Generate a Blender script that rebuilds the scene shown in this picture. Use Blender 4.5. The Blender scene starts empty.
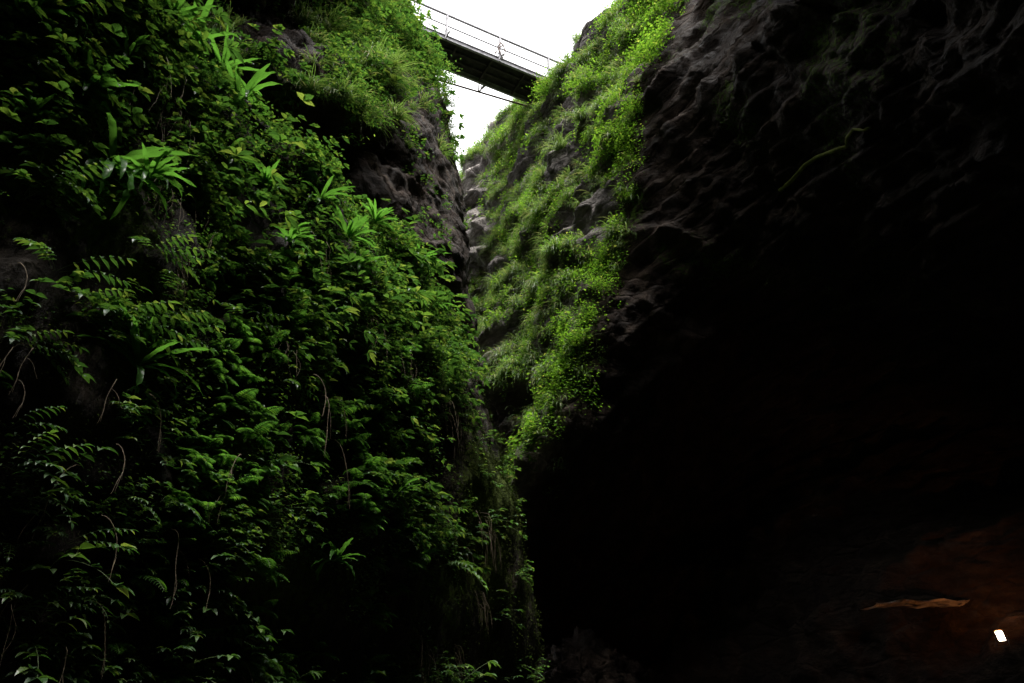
import bpy, bmesh, math, random
import numpy as np
from mathutils import Vector, Matrix
random.seed(7); RS = np.random.RandomState(11)
scene = bpy.context.scene
COL = scene.collection

# ------------------------------------------------------------------ camera
F = 800.0; PITCH = math.radians(30); CZ = 1.6
cd = bpy.data.cameras.new('camera'); cam = bpy.data.objects.new('camera', cd); COL.objects.link(cam)
cam.location = (0, 0, CZ); cam.rotation_euler = (math.radians(90) + PITCH, 0, 0)
cd.sensor_width = 36; cd.lens = 36 * F / 1024; cd.clip_end = 2000; cd.clip_start = 0.05
scene.camera = cam
cP, sP = math.cos(PITCH), math.sin(PITCH)
def at(px, py, s):
    x = (px - 512) / F; u = (341.5 - py) / F
    return np.array([x * s, (cP - u * sP) * s, (sP + u * cP) * s + CZ])
def proj(P):
    P = np.atleast_2d(P); X = P[:, 0]; Y = P[:, 1]; Z = P[:, 2] - CZ
    d = Y * cP + Z * sP; u = -Y * sP + Z * cP
    d = np.where(d < 0.05, 0.05, d)
    return X / d * F + 512, 341.5 - u / d * F, d

# ------------------------------------------------------------------ helpers
def hash3(ix, iy, iz, seed):
    n = (ix * 374761393 + iy * 668265263 + iz * 2147483647 % 2654435761 + iz * 1274126177 + seed * 362437) & 0xFFFFFFFF
    n = ((n ^ (n >> 13)) * 1274126177) & 0xFFFFFFFF
    n = (n ^ (n >> 16)) & 0xFFFFFFFF
    return n / 4294967295.0 * 2 - 1
def vnoise(P, seed=0):
    P = np.asarray(P, float); I = np.floor(P).astype(np.int64); f = P - I; w = f * f * f * (f * (f * 6 - 15) + 10)
    out = np.zeros(len(P))
    for a in (0, 1):
        for b in (0, 1):
            for c in (0, 1):
                h = hash3(I[:, 0] + a, I[:, 1] + b, I[:, 2] + c, seed)
                out += h * (w[:, 0] if a else 1 - w[:, 0]) * (w[:, 1] if b else 1 - w[:, 1]) * (w[:, 2] if c else 1 - w[:, 2])
    return out
def fbm(P, freq, octv, seed=0, ridged=False, gain=.5):
    o = np.zeros(len(P)); a = 1.0; t = 0
    for k in range(octv):
        n = vnoise(P * freq * (2.03 ** k) + 17.3 * k, seed + k)
        if ridged: n = 1 - 2 * np.abs(n) * 1.3
        o += a * n; t += a; a *= gain
    return o / t
def tag(o, label=None, cat=None, group=None, kind=None):
    if label: o['label'] = label
    if cat: o['category'] = cat
    if group: o['group'] = group
    if kind: o['kind'] = kind
    return o
def mesh_obj(name, V, Fc, mat, parent=None, smooth=False):
    me = bpy.data.meshes.new(name)
    V = np.asarray(V, np.float32); Fc = np.asarray(Fc, np.int32); k = Fc.shape[1]; n = len(Fc)
    me.vertices.add(len(V)); me.vertices.foreach_set('co', V.ravel())
    me.loops.add(n * k); me.loops.foreach_set('vertex_index', Fc.ravel())
    me.polygons.add(n); me.polygons.foreach_set('loop_start', np.arange(0, n * k, k, dtype=np.int32))
    me.polygons.foreach_set('loop_total', np.full(n, k, np.int32))
    me.polygons.foreach_set('use_smooth', np.full(n, smooth, bool))
    me.update(calc_edges=True); me.validate()
    me.materials.append(mat)
    o = bpy.data.objects.new(name, me); COL.objects.link(o)
    if parent: o.parent = parent
    return o
def empty(name, loc, rz=0):
    o = bpy.data.objects.new(name, None); COL.objects.link(o); o.location = loc; o.rotation_euler = (0, 0, rz)
    o.empty_display_size = .1
    return o

class MB:                                      # small mesh builder of triangles and quads -> triangles
    def __init__(s): s.V = []; s.F = []
    def add(s, V, Fc):
        b = len(s.V); s.V += [tuple(v) for v in V]
        for f in Fc:
            f = [i + b for i in f]
            for k in range(1, len(f) - 1): s.F.append((f[0], f[k], f[k + 1]))
    def beam(s, a, b, w, h, up=(0, 0, 1)):
        a = np.array(a, float); b = np.array(b, float); d = (b - a) / np.linalg.norm(b - a)
        x = np.cross(d, up); x /= np.linalg.norm(x); y = np.cross(x, d)
        V = [p + x * i * w / 2 + y * j * h / 2 for p in (a, b) for i, j in ((-1, -1), (1, -1), (1, 1), (-1, 1))]
        s.add(V, [(3, 2, 1, 0), (4, 5, 6, 7), (0, 1, 5, 4), (1, 2, 6, 5), (2, 3, 7, 6), (3, 0, 4, 7)])
    def tube(s, pts, r, n=6, taper=1.0):
        pts = [np.array(p, float) for p in pts]; V = []; Fc = []
        for i, p in enumerate(pts):
            d = pts[min(i + 1, len(pts) - 1)] - pts[max(i - 1, 0)]; d /= np.linalg.norm(d) + 1e-9
            ref = np.array([0, 0, 1.]) if abs(d[2]) < .9 else np.array([1., 0, 0])
            x = np.cross(d, ref); x /= np.linalg.norm(x); y = np.cross(d, x)
            rr = r * (1 + (taper - 1) * i / (len(pts) - 1))
            for k in range(n):
                a = 2 * math.pi * k / n; V.append(p + (x * math.cos(a) + y * math.sin(a)) * rr)
        for i in range(len(pts) - 1):
            for k in range(n):
                k2 = (k + 1) % n; Fc.append((i * n + k, i * n + k2, (i + 1) * n + k2, (i + 1) * n + k))
        Fc.append(tuple(range(n))[::-1]); Fc.append(tuple((len(pts) - 1) * n + k for k in range(n)))
        s.add(V, Fc)
    def arr(s): return np.array(s.V, float).reshape(-1, 3), np.array(s.F, int).reshape(-1, 3)
    def build(s, name, mat, parent=None, smooth=False):
        V, Fc = s.arr(); return mesh_obj(name, V, Fc, mat, parent, smooth)

# ------------------------------------------------------------------ materials
def new_mat(name):
    m = bpy.data.materials.new(name); m.use_nodes = True; nt = m.node_tree; nt.nodes.clear()
    return m, nt, nt.nodes, nt.links
def ramp(N, stops):
    r = N.new('ShaderNodeValToRGB'); e = r.color_ramp.elements
    while len(e) < len(stops): e.new(.5)
    for i, (p, c) in enumerate(stops): e[i].position = p; e[i].color = (*c, 1)
    return r
def leaf_mat(name, cols, trans, tcol, rough=.42, spec=.5):
    m, nt, N, L = new_mat(name)
    g = N.new('ShaderNodeNewGeometry'); r = ramp(N, cols); L.new(g.outputs['Random Per Island'], r.inputs[0])
    tc = N.new('ShaderNodeTexCoord'); ns = N.new('ShaderNodeTexNoise'); ns.inputs['Scale'].default_value = 1.3; ns.inputs['Detail'].default_value = 3
    L.new(g.outputs['Position'], ns.inputs['Vector'])
    hs = N.new('ShaderNodeHueSaturation'); mr = N.new('ShaderNodeMapRange'); mr.inputs[1].default_value = .3; mr.inputs[2].default_value = .7; mr.inputs[3].default_value = .6; mr.inputs[4].default_value = 1.35
    L.new(ns.outputs[0], mr.inputs[0]); L.new(mr.outputs[0], hs.inputs['Value']); L.new(r.outputs[0], hs.inputs['Color'])
    p = N.new('ShaderNodeBsdfPrincipled'); L.new(hs.outputs[0], p.inputs['Base Color'])
    p.inputs['Specular IOR Level'].default_value = spec
    rr_ = N.new('ShaderNodeMapRange'); rr_.inputs[1].default_value = 0; rr_.inputs[2].default_value = 1; rr_.inputs[3].default_value = rough - .08; rr_.inputs[4].default_value = rough + .25
    fr_ = N.new('ShaderNodeMath'); fr_.operation = 'FRACT'; ml_ = N.new('ShaderNodeMath'); ml_.operation = 'MULTIPLY'; ml_.inputs[1].default_value = 17.3; L.new(g.outputs['Random Per Island'], ml_.inputs[0]); L.new(ml_.outputs[0], fr_.inputs[0]); L.new(fr_.outputs[0], rr_.inputs[0]); L.new(rr_.outputs[0], p.inputs['Roughness'])
    t = N.new('ShaderNodeBsdfTranslucent'); mx = N.new('ShaderNodeMix'); mx.data_type = 'RGBA'; mx.inputs[0].default_value = .55
    mul = N.new('ShaderNodeMix'); mul.data_type = 'RGBA'; mul.blend_type = 'MULTIPLY'; mul.inputs[0].default_value = 1
    L.new(hs.outputs[0], mul.inputs[6]); mul.inputs[7].default_value = (*tcol, 1)
    L.new(mul.outputs[2], t.inputs[0])
    sh = N.new('ShaderNodeMixShader'); sh.inputs[0].default_value = trans
    L.new(p.outputs[0], sh.inputs[1]); L.new(t.outputs[0], sh.inputs[2])
    o = N.new('ShaderNodeOutputMaterial'); L.new(sh.outputs[0], o.inputs[0]); return m
G = lambda r, g, b: (r, g, b)
M_leaf = leaf_mat('herb_leaf', [(0, G(.022, .066, .018)), (.5, G(.038, .098, .022)), (.85, G(.07, .145, .028)), (1, G(.13, .19, .05))], .34, (2.2, 2.0, 1.0))
M_fern = leaf_mat('fern_leaf', [(0, G(.028, .08, .018)), (.6, G(.045, .12, .024)), (1, G(.08, .17, .03))], .55, (2., 2.0, 1.0), .34, .10)
M_small = leaf_mat('small_leaf', [(0, G(.035, .10, .014)), (.6, G(.085, .20, .022)), (.95, G(.15, .28, .04)), (1, G(.24, .28, .08))], .4, (2., 1.8, 1.), .5, .4)
M_grass = leaf_mat('grass_blade', [(0, G(.06, .12, .03)), (.5, G(.10, .18, .045)), (.85, G(.17, .24, .09)), (1, G(.3, .28, .16))], .35, (1.7, 1.6, 1.), .5, .4)
def plain(name, col, rough=.8, spec=.3, metal=0, noise=0, sc=8):
    m, nt, N, L = new_mat(name); p = N.new('ShaderNodeBsdfPrincipled'); p.inputs['Base Color'].default_value = (*col, 1)
    p.inputs['Roughness'].default_value = rough; p.inputs['Specular IOR Level'].default_value = spec; p.inputs['Metallic'].default_value = metal
    if noise:
        g = N.new('ShaderNodeNewGeometry'); ns = N.new('ShaderNodeTexNoise'); ns.inputs['Scale'].default_value = sc; ns.inputs['Detail'].default_value = 6
        L.new(g.outputs['Position'], ns.inputs['Vector'])
        r = ramp(N, [(.3, tuple(c * (1 - noise) for c in col)), (.7, tuple(min(1, c * (1 + noise)) for c in col))]); L.new(ns.outputs[0], r.inputs[0]); L.new(r.outputs[0], p.inputs['Base Color'])
    o = N.new('ShaderNodeOutputMaterial'); L.new(p.outputs[0], o.inputs[0]); return m
M_stem = plain('dry_stem', (.13, .10, .065), .8, .3, 0, .5, 20)
M_gstem = plain('green_stem', (.07, .11, .03), .6, .4, 0, .4, 20)
M_bark = plain('bark', (.10, .075, .05), .9, .2, 0, .4, 14)
M_steel = plain('painted_steel', (.3, .29, .31), .5, .5, .3, .4, 9)
M_deck = plain('dark_timber', (.055, .045, .05), .8, .3, 0, .5, 5)
M_rust = plain('rusty_iron', (.14, .09, .07), .7, .3, .2, .5, 12)

def rock_mat(name, dark, mid, light, sdir, stretch=.16, scale=1.0, rough=.55, bump=.6, mosscol=(.05, .085, .012), spec=.3, spots=1.0):
    """layered wet rock; the mesh attribute «moss» says where moss grows"""
    m, nt, N, L = new_mat(name)
    g = N.new('ShaderNodeNewGeometry')
    d = Vector(sdir).normalized(); q = d.to_track_quat('X', 'Z')
    mp = N.new('ShaderNodeMapping'); mp.vector_type = 'TEXTURE'; mp.inputs['Rotation'].default_value = q.to_euler(); mp.inputs['Scale'].default_value = (1 / stretch, 1, 1)
    L.new(g.outputs['Position'], mp.inputs['Vector'])
    def noise(sc, det, ro, src=mp, dist=0):
        n = N.new('ShaderNodeTexNoise'); n.inputs['Scale'].default_value = sc * scale; n.inputs['Detail'].default_value = det; n.inputs['Roughness'].default_value = ro; n.inputs['Distortion'].default_value = dist
        L.new(src.outputs['Vector'] if src is mp else src.outputs['Position'], n.inputs['Vector']); return n
    n1 = noise(1.1, 9, .68, mp, .6); n2 = noise(3.5, 8, .7, mp); n3 = noise(.35, 4, .6, g); n4 = noise(9, 6, .7, g)
    vor = N.new('ShaderNodeTexVoronoi'); vor.feature = 'DISTANCE_TO_EDGE'; vor.inputs['Scale'].default_value = 1.6 * scale; L.new(mp.outputs['Vector'], vor.inputs['Vector'])
    r1 = ramp(N, [(.3, dark), (.52, mid), (.68, light)]); L.new(n1.outputs[0], r1.inputs[0])
    r2 = ramp(N, [(.35, (.45, .42, .40)), (.65, (1.25, 1.2, 1.2))]); L.new(n2.outputs[0], r2.inputs[0])
    mu = N.new('ShaderNodeMix'); mu.data_type = 'RGBA'; mu.blend_type = 'MULTIPLY'; mu.inputs[0].default_value = 1; L.new(r1.outputs[0], mu.inputs[6]); L.new(r2.outputs[0], mu.inputs[7])
    # pale mineral spots
    r3 = ramp(N, [(.66, (0, 0, 0)), (.74, (1, 1, 1))]); L.new(n2.outputs[0], r3.inputs[0])
    r3b = ramp(N, [(.5, (0, 0, 0)), (.62, (1, 1, 1))]); L.new(n3.outputs[0], r3b.inputs[0])
    pm = N.new('ShaderNodeMath'); pm.operation = 'MULTIPLY'; L.new(r3.outputs[0], pm.inputs[0]); L.new(r3b.outputs[0], pm.inputs[1])
    pm2 = N.new('ShaderNodeMath'); pm2.operation = 'MULTIPLY'; pm2.inputs[1].default_value = spots; L.new(pm.outputs[0], pm2.inputs[0]); pm = pm2
    m2 = N.new('ShaderNodeMix'); m2.data_type = 'RGBA'; L.new(pm.outputs[0], m2.inputs[0]); L.new(mu.outputs[2], m2.inputs[6]); m2.inputs[7].default_value = (.38, .35, .30, 1)
    # attribute «pale»: grey weathered limestone, and lamp brightness painted into the ledge's colour
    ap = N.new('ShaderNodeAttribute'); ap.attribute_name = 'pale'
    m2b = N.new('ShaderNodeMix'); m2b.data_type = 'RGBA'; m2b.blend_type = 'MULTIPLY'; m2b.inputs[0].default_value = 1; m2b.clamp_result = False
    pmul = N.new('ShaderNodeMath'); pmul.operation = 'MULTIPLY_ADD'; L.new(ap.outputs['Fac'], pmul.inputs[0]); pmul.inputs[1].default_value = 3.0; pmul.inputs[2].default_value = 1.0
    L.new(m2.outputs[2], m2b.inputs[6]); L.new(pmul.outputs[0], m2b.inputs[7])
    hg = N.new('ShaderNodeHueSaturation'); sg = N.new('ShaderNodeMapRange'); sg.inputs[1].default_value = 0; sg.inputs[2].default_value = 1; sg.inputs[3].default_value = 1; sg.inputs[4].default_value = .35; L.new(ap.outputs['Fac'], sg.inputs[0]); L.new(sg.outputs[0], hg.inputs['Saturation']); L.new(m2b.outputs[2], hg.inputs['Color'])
    # moss
    at_ = N.new('ShaderNodeAttribute'); at_.attribute_name = 'moss'
    ad = N.new('ShaderNodeMath'); ad.operation = 'ADD'; L.new(at_.outputs['Fac'], ad.inputs[0])
    sb = N.new('ShaderNodeMath'); sb.operation = 'SUBTRACT'; L.new(n4.outputs[0], sb.inputs[0]); sb.inputs[1].default_value = .5
    sb2 = N.new('ShaderNodeMath'); sb2.operation = 'MULTIPLY'; L.new(sb.outputs[0], sb2.inputs[0]); sb2.inputs[1].default_value = 1.6; L.new(sb2.outputs[0], ad.inputs[1])
    rm = ramp(N, [(.42, (0, 0, 0)), (.62, (1, 1, 1))]); L.new(ad.outputs[0], rm.inputs[0])
    mc = ramp(N, [(.35, tuple(c * .45 for c in mosscol)), (.65, tuple(c * 1.4 for c in mosscol))]); L.new(n4.outputs[0], mc.inputs[0])
    m3 = N.new('ShaderNodeMix'); m3.data_type = 'RGBA'; L.new(rm.outputs[0], m3.inputs[0]); L.new(hg.outputs[0], m3.inputs[6]); L.new(mc.outputs[0], m3.inputs[7])
    p = N.new('ShaderNodeBsdfPrincipled'); L.new(m3.outputs[2], p.inputs['Base Color'])
    mr = N.new('ShaderNodeMapRange'); mr.inputs[1].default_value = .3; mr.inputs[2].default_value = .7; mr.inputs[3].default_value = rough - .15; mr.inputs[4].default_value = rough + .3
    L.new(n2.outputs[0], mr.inputs[0])
    rx = N.new('ShaderNodeMath'); rx.operation = 'MAXIMUM'; L.new(mr.outputs[0], rx.inputs[0]); L.new(rm.outputs[0], rx.inputs[1]); L.new(rx.outputs[0], p.inputs['Roughness'])
    p.inputs['Specular IOR Level'].default_value = spec
    # bump
    h = N.new('ShaderNodeMath'); h.operation = 'MULTIPLY_ADD'; L.new(n1.outputs[0], h.inputs[0]); h.inputs[1].default_value = 1.3; L.new(n2.outputs[0], h.inputs[2])
    h2 = N.new('ShaderNodeMath'); h2.operation = 'MULTIPLY_ADD'; L.new(n4.outputs[0], h2.inputs[0]); h2.inputs[1].default_value = .8; L.new(h.outputs[0], h2.inputs[2])
    vr = ramp(N, [(0, (0, 0, 0)), (.09, (1, 1, 1))]); L.new(vor.outputs[0], vr.inputs[0])
    h3 = N.new('ShaderNodeMath'); h3.operation = 'MULTIPLY_ADD'; L.new(vr.outputs[0], h3.inputs[0]); h3.inputs[1].default_value = .45; L.new(h2.outputs[0], h3.inputs[2])
    b = N.new('ShaderNodeBump'); b.inputs['Strength'].default_value = bump; b.inputs['Distance'].default_value = .22; L.new(h3.outputs[0], b.inputs['Height']); L.new(b.outputs[0], p.inputs['Normal'])
    o = N.new('ShaderNodeOutputMaterial'); L.new(p.outputs[0], o.inputs[0]); return m

# ------------------------------------------------------------------ rock surfaces
def catmull(Gd, n):                              # Gd (R,...) -> (n,...) along axis 0
    R = Gd.shape[0]; t = np.linspace(0, R - 1, n); i = np.minimum(t.astype(int), R - 2); f = (t - i).reshape((-1,) + (1,) * (Gd.ndim - 1))
    g = lambda k: Gd[np.clip(k, 0, R - 1)]
    p0, p1, p2, p3 = g(i - 1), g(i), g(i + 1), g(i + 2)
    p0 = np.where((i == 0).reshape(f.shape), 2 * p1 - p2, p0); p3 = np.where((i == R - 2).reshape(f.shape), 2 * p2 - p1, p3)
    m1 = (p2 - p0) * .42; m2 = (p3 - p1) * .42
    return (2 * f**3 - 3 * f**2 + 1) * p1 + (f**3 - 2 * f**2 + f) * m1 + (-2 * f**3 + 3 * f**2) * p2 + (f**3 - f**2) * m2
class Surf: pass
def surf(name, grid, nr, nc, mat, disp, label=None):
    Gd = np.array(grid, float); S = catmull(Gd, nr); S = catmull(S.transpose(1, 0, 2), nc).transpose(1, 0, 2)
    R, C = S.shape[:2]
    def normals(S):
        du = np.gradient(S, axis=1); dv = np.gradient(S, axis=0); n = np.cross(du, dv); n /= np.linalg.norm(n, axis=2, keepdims=True) + 1e-9; return n
    n = normals(S)
    s = Surf(); s.rc = np.stack(np.meshgrid(np.linspace(0, Gd.shape[0] - 1, R), np.linspace(0, Gd.shape[1] - 1, C), indexing='ij'), -1)
    # make the normals face the gorge axis (around x=0,y=12) / the camera
    ctr = np.array([0., 4., 6.]); flip = (n * (ctr - S)).sum(2).mean() < 0
    if flip: n = -n
    D = disp(S.reshape(-1, 3), s.rc.reshape(-1, 2)).reshape(R, C, 1)
    S = S + n * D
    s.S = S; n2 = normals(S); s.n = -n2 if flip else n2
    idx = np.arange(R * C).reshape(R, C)
    q = np.stack([idx[:-1, :-1], idx[:-1, 1:], idx[1:, 1:], idx[1:, :-1]], -1).reshape(-1, 4)
    if flip: q = q[:, ::-1]
    o = mesh_obj(name, S.reshape(-1, 3), q, mat, None, True); o['kind'] = 'structure'
    if label: o['label'] = label
    s.o = o; s.R = R; s.C = C
    a = np.linalg.norm(np.cross(S[:-1, 1:] - S[:-1, :-1], S[1:, :-1] - S[:-1, :-1]), axis=2); s.area = a
    return s
def set_moss(s, vals):
    a = s.o.data.attributes.new('moss', 'FLOAT', 'POINT'); a.data.foreach_set('value', np.asarray(vals, np.float32).ravel())
def sample(s, n, dens):
    """n random points on the surface with probability area * dens(P, N, rc)"""
    P = s.S[:-1, :-1].reshape(-1, 3); Nn = s.n[:-1, :-1].reshape(-1, 3); rc = s.rc[:-1, :-1].reshape(-1, 2)
    w = s.area.ravel() * np.clip(dens(P, Nn, rc), 0, None); w = w / w.sum()
    k = RS.choice(len(w), n, p=w); r, c = np.divmod(k, s.C - 1); f = RS.rand(n, 1); g = RS.rand(n, 1)
    S = s.S; Q = S[r, c] * (1 - f) * (1 - g) + S[r + 1, c] * f * (1 - g) + S[r, c + 1] * (1 - f) * g + S[r + 1, c + 1] * f * g
    return Q, s.n[r, c], s.rc[r, c]
def locate(s, px, py):
    """the surface point nearest the camera seen at a pixel"""
    P = s.S.reshape(-1, 3); x, y, d = proj(P); e = (x - px)**2 + (y - py)**2
    k = np.argsort(e)[:6]; k = k[np.argmin(d[k])]; return P[k], s.n.reshape(-1, 3)[k]

W = lambda x, y, z: np.array([x, y, z], float)
strata_R = at(900, 40, 12.5) - at(660, 250, 18)
strata_R = strata_R / np.linalg.norm(strata_R)
def stretch(P, d, k):
    return P + np.outer(P @ d, d) * (k - 1)

# ---- right side: lit mossy face, its arete, and the dark overhanging face, one continuous rock
arete = [(690, -30, 24.5), (664, 45, 22.5), (645, 95, 21.2), (642, 150, 20.3), (632, 220, 19.6), (608, 300, 19), (580, 360, 18.2), (570, 420, 17.8), (535, 475, 18), (526, 540, 20), (535, 620, 21), (545, 700, 20), (555, 860, 17)]
leftb = [(452, 178, 38), (450, 215, 35), (450, 250, 33), (450, 280, 31), (452, 320, 29), (455, 360, 27), (460, 400, 26), (470, 450, 24), (478, 500, 23), (480, 550, 22.5), (480, 620, 22.5), (480, 700, 22), (480, 860, 20)]
tab = [(15.2, 11.2, 8.6, 7.2, 5.2), (15.6, 11.6, 9.0, 7.4, 5.4), (16, 12.2, 9.6, 7.7, 5.6), (16.6, 13, 10.4, 8.2, 5.9), (17.2, 14, 11.4, 8.8, 6.3), (18.4, 15.8, 13.0, 9.8, 6.9), (19.4, 17.2, 14.2, 10.6, 7.4), (20.4, 18.2, 15.2, 11.2, 7.8),
       (21.4, 18.4, 15.2, 11.4, 8), (22, 17.6, 14.6, 11.2, 8), (21.0, 16.2, 14.0, 10.8, 7.6), (19.0, 15.4, 13.2, 10, 7), (17, 14, 12, 9, 6.4)]
gr = []
# plateau rows; right of the rim an unseen roof shaped to cut light
rimR = [(430, 215, 39), (470, 178, 37), (512, 112, 33), (552, 78, 30.5), (604, 30, 28), (645, -15, 26.5), (690, -40, 25)]
rimW = [at(*p) for p in rimR]
def right_cols(py, ss, ax):
    o = []
    for t, s_ in zip((.33, .66, 1.0), ss[:3]): o.append(at(ax + (1024 - ax) * t, py, s_))
    o.append(at(1320, py, ss[3])); o.append(at(1900, py, ss[4]))
    z = o[-1][2]; o.append(W(9.2, -2, z)); o.append(W(8.6, -12, z)); return o
rA = [p + W(9, 6, -3) for p in rimW] + [W(12, 13, 26), W(9, 9, 26), W(7, 5, 26), W(6, 1, 26), W(6, -3, 26), W(6, -6, 26), W(6, -12, 26)]
rB = [p + W(3.2, 2.0, .0) for p in rimW] + [W(3.4, 8.5, 25.5), W(1.9, 5.2, 25), W(1.0, 2.6, 24.5), W(-.6, 0, 24), W(-2.8, -3, 24), W(-2, -6, 24), W(-2, -12, 24)]
rC = [p * .5 + (p + W(3.2, 2.0, .3)) * .5 for p in rimW]
rC = [p + W(.6, .4, .05) for p in rimW] + [W(4.4, 8.9, 20.0), W(3.3, 5.6, 16.5), W(2.6, 3.2, 14.5), W(1.6, 1, 13.5), W(.5, -1.5, 13), W(2, -4, 14), W(2, -12, 14)]
gr = [rA, rB, rC]
for i, (a, l, tb) in enumerate(zip(arete, leftb, tab)):
    if i == 0: lc = rimW
    else:
        A = at(*a); Lp = at(*l); lc = [at(*l) + W(-3, 4, 0)] + [Lp + (A - Lp) * t for t in (.12, .3, .5, .68, .85, 1.0)]
        # keep the face slightly bulging towards the gorge
    gr.append(list(lc) + right_cols(a[1], tb, a[0]))
ny = len(gr)
perpR = np.cross(strata_R, at(830, 150, 1.0) - W(0, 0, CZ)); perpR /= np.linalg.norm(perpR)
def saw(P, d, f, wob, seed):
    t = (P @ d) * f + fbm(P, .35, 3, seed) * wob; k = np.floor(t); t = t - k
    amp = .5 + .5 * vnoise(np.stack([k, k * 0, P @ strata_R * .3], 1), seed)
    return np.where(t < .85, t / .85, (1 - t) / .15) * amp
def dispR(P, rc):
    Q = stretch(P, strata_R, .38)
    w = np.clip((rc[:, 1] - 5.2) / 1.6, 0, 1)                # 0 on the mossy face, 1 on the overhanging face
    a = fbm(P, .22, 3, 3) * .8 + fbm(P, .7, 4, 5) * .6
    b = fbm(Q, .8, 6, 21, gain=.62) * .55 + fbm(P, .3, 3, 9) * .6 + saw(P, perpR, .8, .5, 51) * .42 + saw(P, perpR, 2.3, .7, 52) * .2 + saw(P, perpR * .6 + strata_R * .8, 1.1, 1.0, 57) * .22 + fbm(P, 1.3, 4, 45) * .12
    led = np.abs(((P[:, 2] * .75 + fbm(P, .3, 3, 8) * 1.6) % 1.0) - .5) * .5
    near = np.clip(1 - np.abs(rc[:, 1] - 6) / 1.0, 0, 1)
    return a * (1 - w) * (1 - .3 * near) + b * w * .8 + led * (1 - w) * 1.7 + fbm(P, 2.2, 4, 31) * .16
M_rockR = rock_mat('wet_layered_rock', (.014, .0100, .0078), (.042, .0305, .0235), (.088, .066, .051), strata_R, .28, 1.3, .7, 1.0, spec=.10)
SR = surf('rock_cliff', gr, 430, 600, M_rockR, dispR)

# ---- left lower slope
c_bot2 = [W(-7.5, -12, -1), W(-6, -3, -1), at(-420, 900, 4.0), at(-10, 900, 5.0), at(135, 900, 5.9), at(280, 900, 7.2), at(400, 900, 8.8), at(482, 900, 10.5), at(543, 900, 12.2)]
c_bot = [W(-7.3, -12, 2), W(-6, -3, 2), at(-420, 700, 4.4), at(-10, 700, 5.4), at(135, 700, 6.4), at(280, 700, 7.9), at(400, 700, 9.8), at(480, 700, 11.8), at(534, 700, 13.7)]
c_520 = [W(-7.2, -12, 3.5), W(-6, -3, 3.5), at(-420, 520, 4.7), at(-10, 520, 5.6), at(130, 520, 6.7), at(262, 520, 8.2), at(380, 520, 10.2), at(458, 520, 12.2), at(514, 520, 14.3)]
c_400 = [W(-7.2, -12, 4.5), W(-6, -3, 4.5), at(-420, 410, 4.9), at(-10, 410, 5.9), at(125, 410, 7.0), at(250, 410, 8.6), at(365, 410, 10.7), at(440, 415, 12.8), at(484, 430, 15.2)]
c_280 = [W(-7.3, -12, 6), W(-6, -3, 6), at(-420, 260, 5.2), at(-10, 260, 6.3), at(125, 270, 7.4), at(250, 290, 9.2), at(355, 305, 11.3), at(428, 340, 13.5), at(470, 385, 15.7)]
c_140 = [W(-7.6, -12, 8), W(-6.4, -3, 8), at(-420, 80, 5.7), at(-10, 60, 6.9), at(130, 110, 8.0), at(245, 165, 9.8), at(342, 238, 11.8), at(420, 305, 14.0), at(460, 360, 16.0)]
crest = [W(-8.2, -12, 10), W(-7, -3, 10), at(-430, -140, 6.4), at(-10, -110, 7.8), at(118, -28, 8.7), at(222, 75, 10.0), at(325, 185, 12.0), at(408, 272, 14.4), at(450, 335, 16.3)]
back1 = [p + W(-1.3, .7, .25) for p in crest]; back2 = [p + W(-3.6, 1.8, .2) for p in crest]
rowsL = [back2, back1, crest, c_140, c_280, c_400, c_520, c_bot, c_bot2]
wrap = [(-2.4, 3.0), (-2.4, 3.0), (-1.2, 3.0), (-.9, 2.4), (-.8, 2.4), (-.6, 2.4), (-.6, 2.4), (-.5, 2.4), (-.5, 2.4)]
rowsL = [r + [r[-1] + W(a, b, 0), r[-1] + W(a * 4, b * 3.2, 0)] for r, (a, b) in zip(rowsL, wrap)]
def dispL(P, rc):
    Q = stretch(P, np.array([0, 0, 1.]), .35)
    e = np.clip(np.abs(rc[:, 1] - 8) / 1.2, .35, 1)
    return (fbm(P, .45, 4, 61) * .55 + fbm(P, 1.5, 4, 63) * .17) * e + fbm(Q, 1.6, 4, 70, True) * .12
M_rockL = rock_mat('damp_earthy_rock', (.010, .0075, .005), (.024, .018, .012), (.05, .038, .027), (0.1, .2, 1), .2, 1.6, .6, .7, (.045, .065, .010), .12, .1)
SL = surf('mossy_rock_slope', rowsL, 260, 330, M_rockL, dispL)

# ---- left upper buttress
U = []
pxs = [[-420, 60, 190, 300, 356, 370], [-420, 60, 190, 300, 358, 386], [-420, 60, 190, 292, 356, 412], [-420, 80, 215, 292, 356, 437], [-420, 100, 230, 318, 372, 456], [-420, 120, 250, 332, 400, 459], [-420, 140, 265, 356, 424, 465], [-420, 150, 280, 370, 440, 478], [-420, 150, 280, 370, 440, 482]]
pys = [[-420, -300, -260, -220, -180, -150], [-250, -90, -70, -60, -50, -40], [-170, -20, 10, 18, 26, 30], [-120, -15, 36, 58, 78, 92], [-90, 5, 68, 96, 122, 160], [-60, 40, 112, 142, 185, 222], [0, 110, 170, 205, 245, 288], [120, 230, 270, 300, 340, 390], [300, 400, 440, 460, 480, 500]]
ss = [[12, 14, 14.5, 17.5, 24, 29], [11, 13.6, 14.6, 17.2, 22, 27], [10.8, 14.2, 16.2, 18.2, 20.5, 25.5], [10, 12.6, 14.5, 15.9, 17.8, 23], [9.7, 12.2, 13.9, 15.2, 17.0, 21.5], [11, 14.4, 15.8, 17, 17.8, 20], [11, 13.8, 15, 16, 16.8, 18.8], [11, 13, 14.2, 15.4, 16.6, 18.6], [11, 13, 14.2, 15.4, 16.6, 18.6]]
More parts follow.
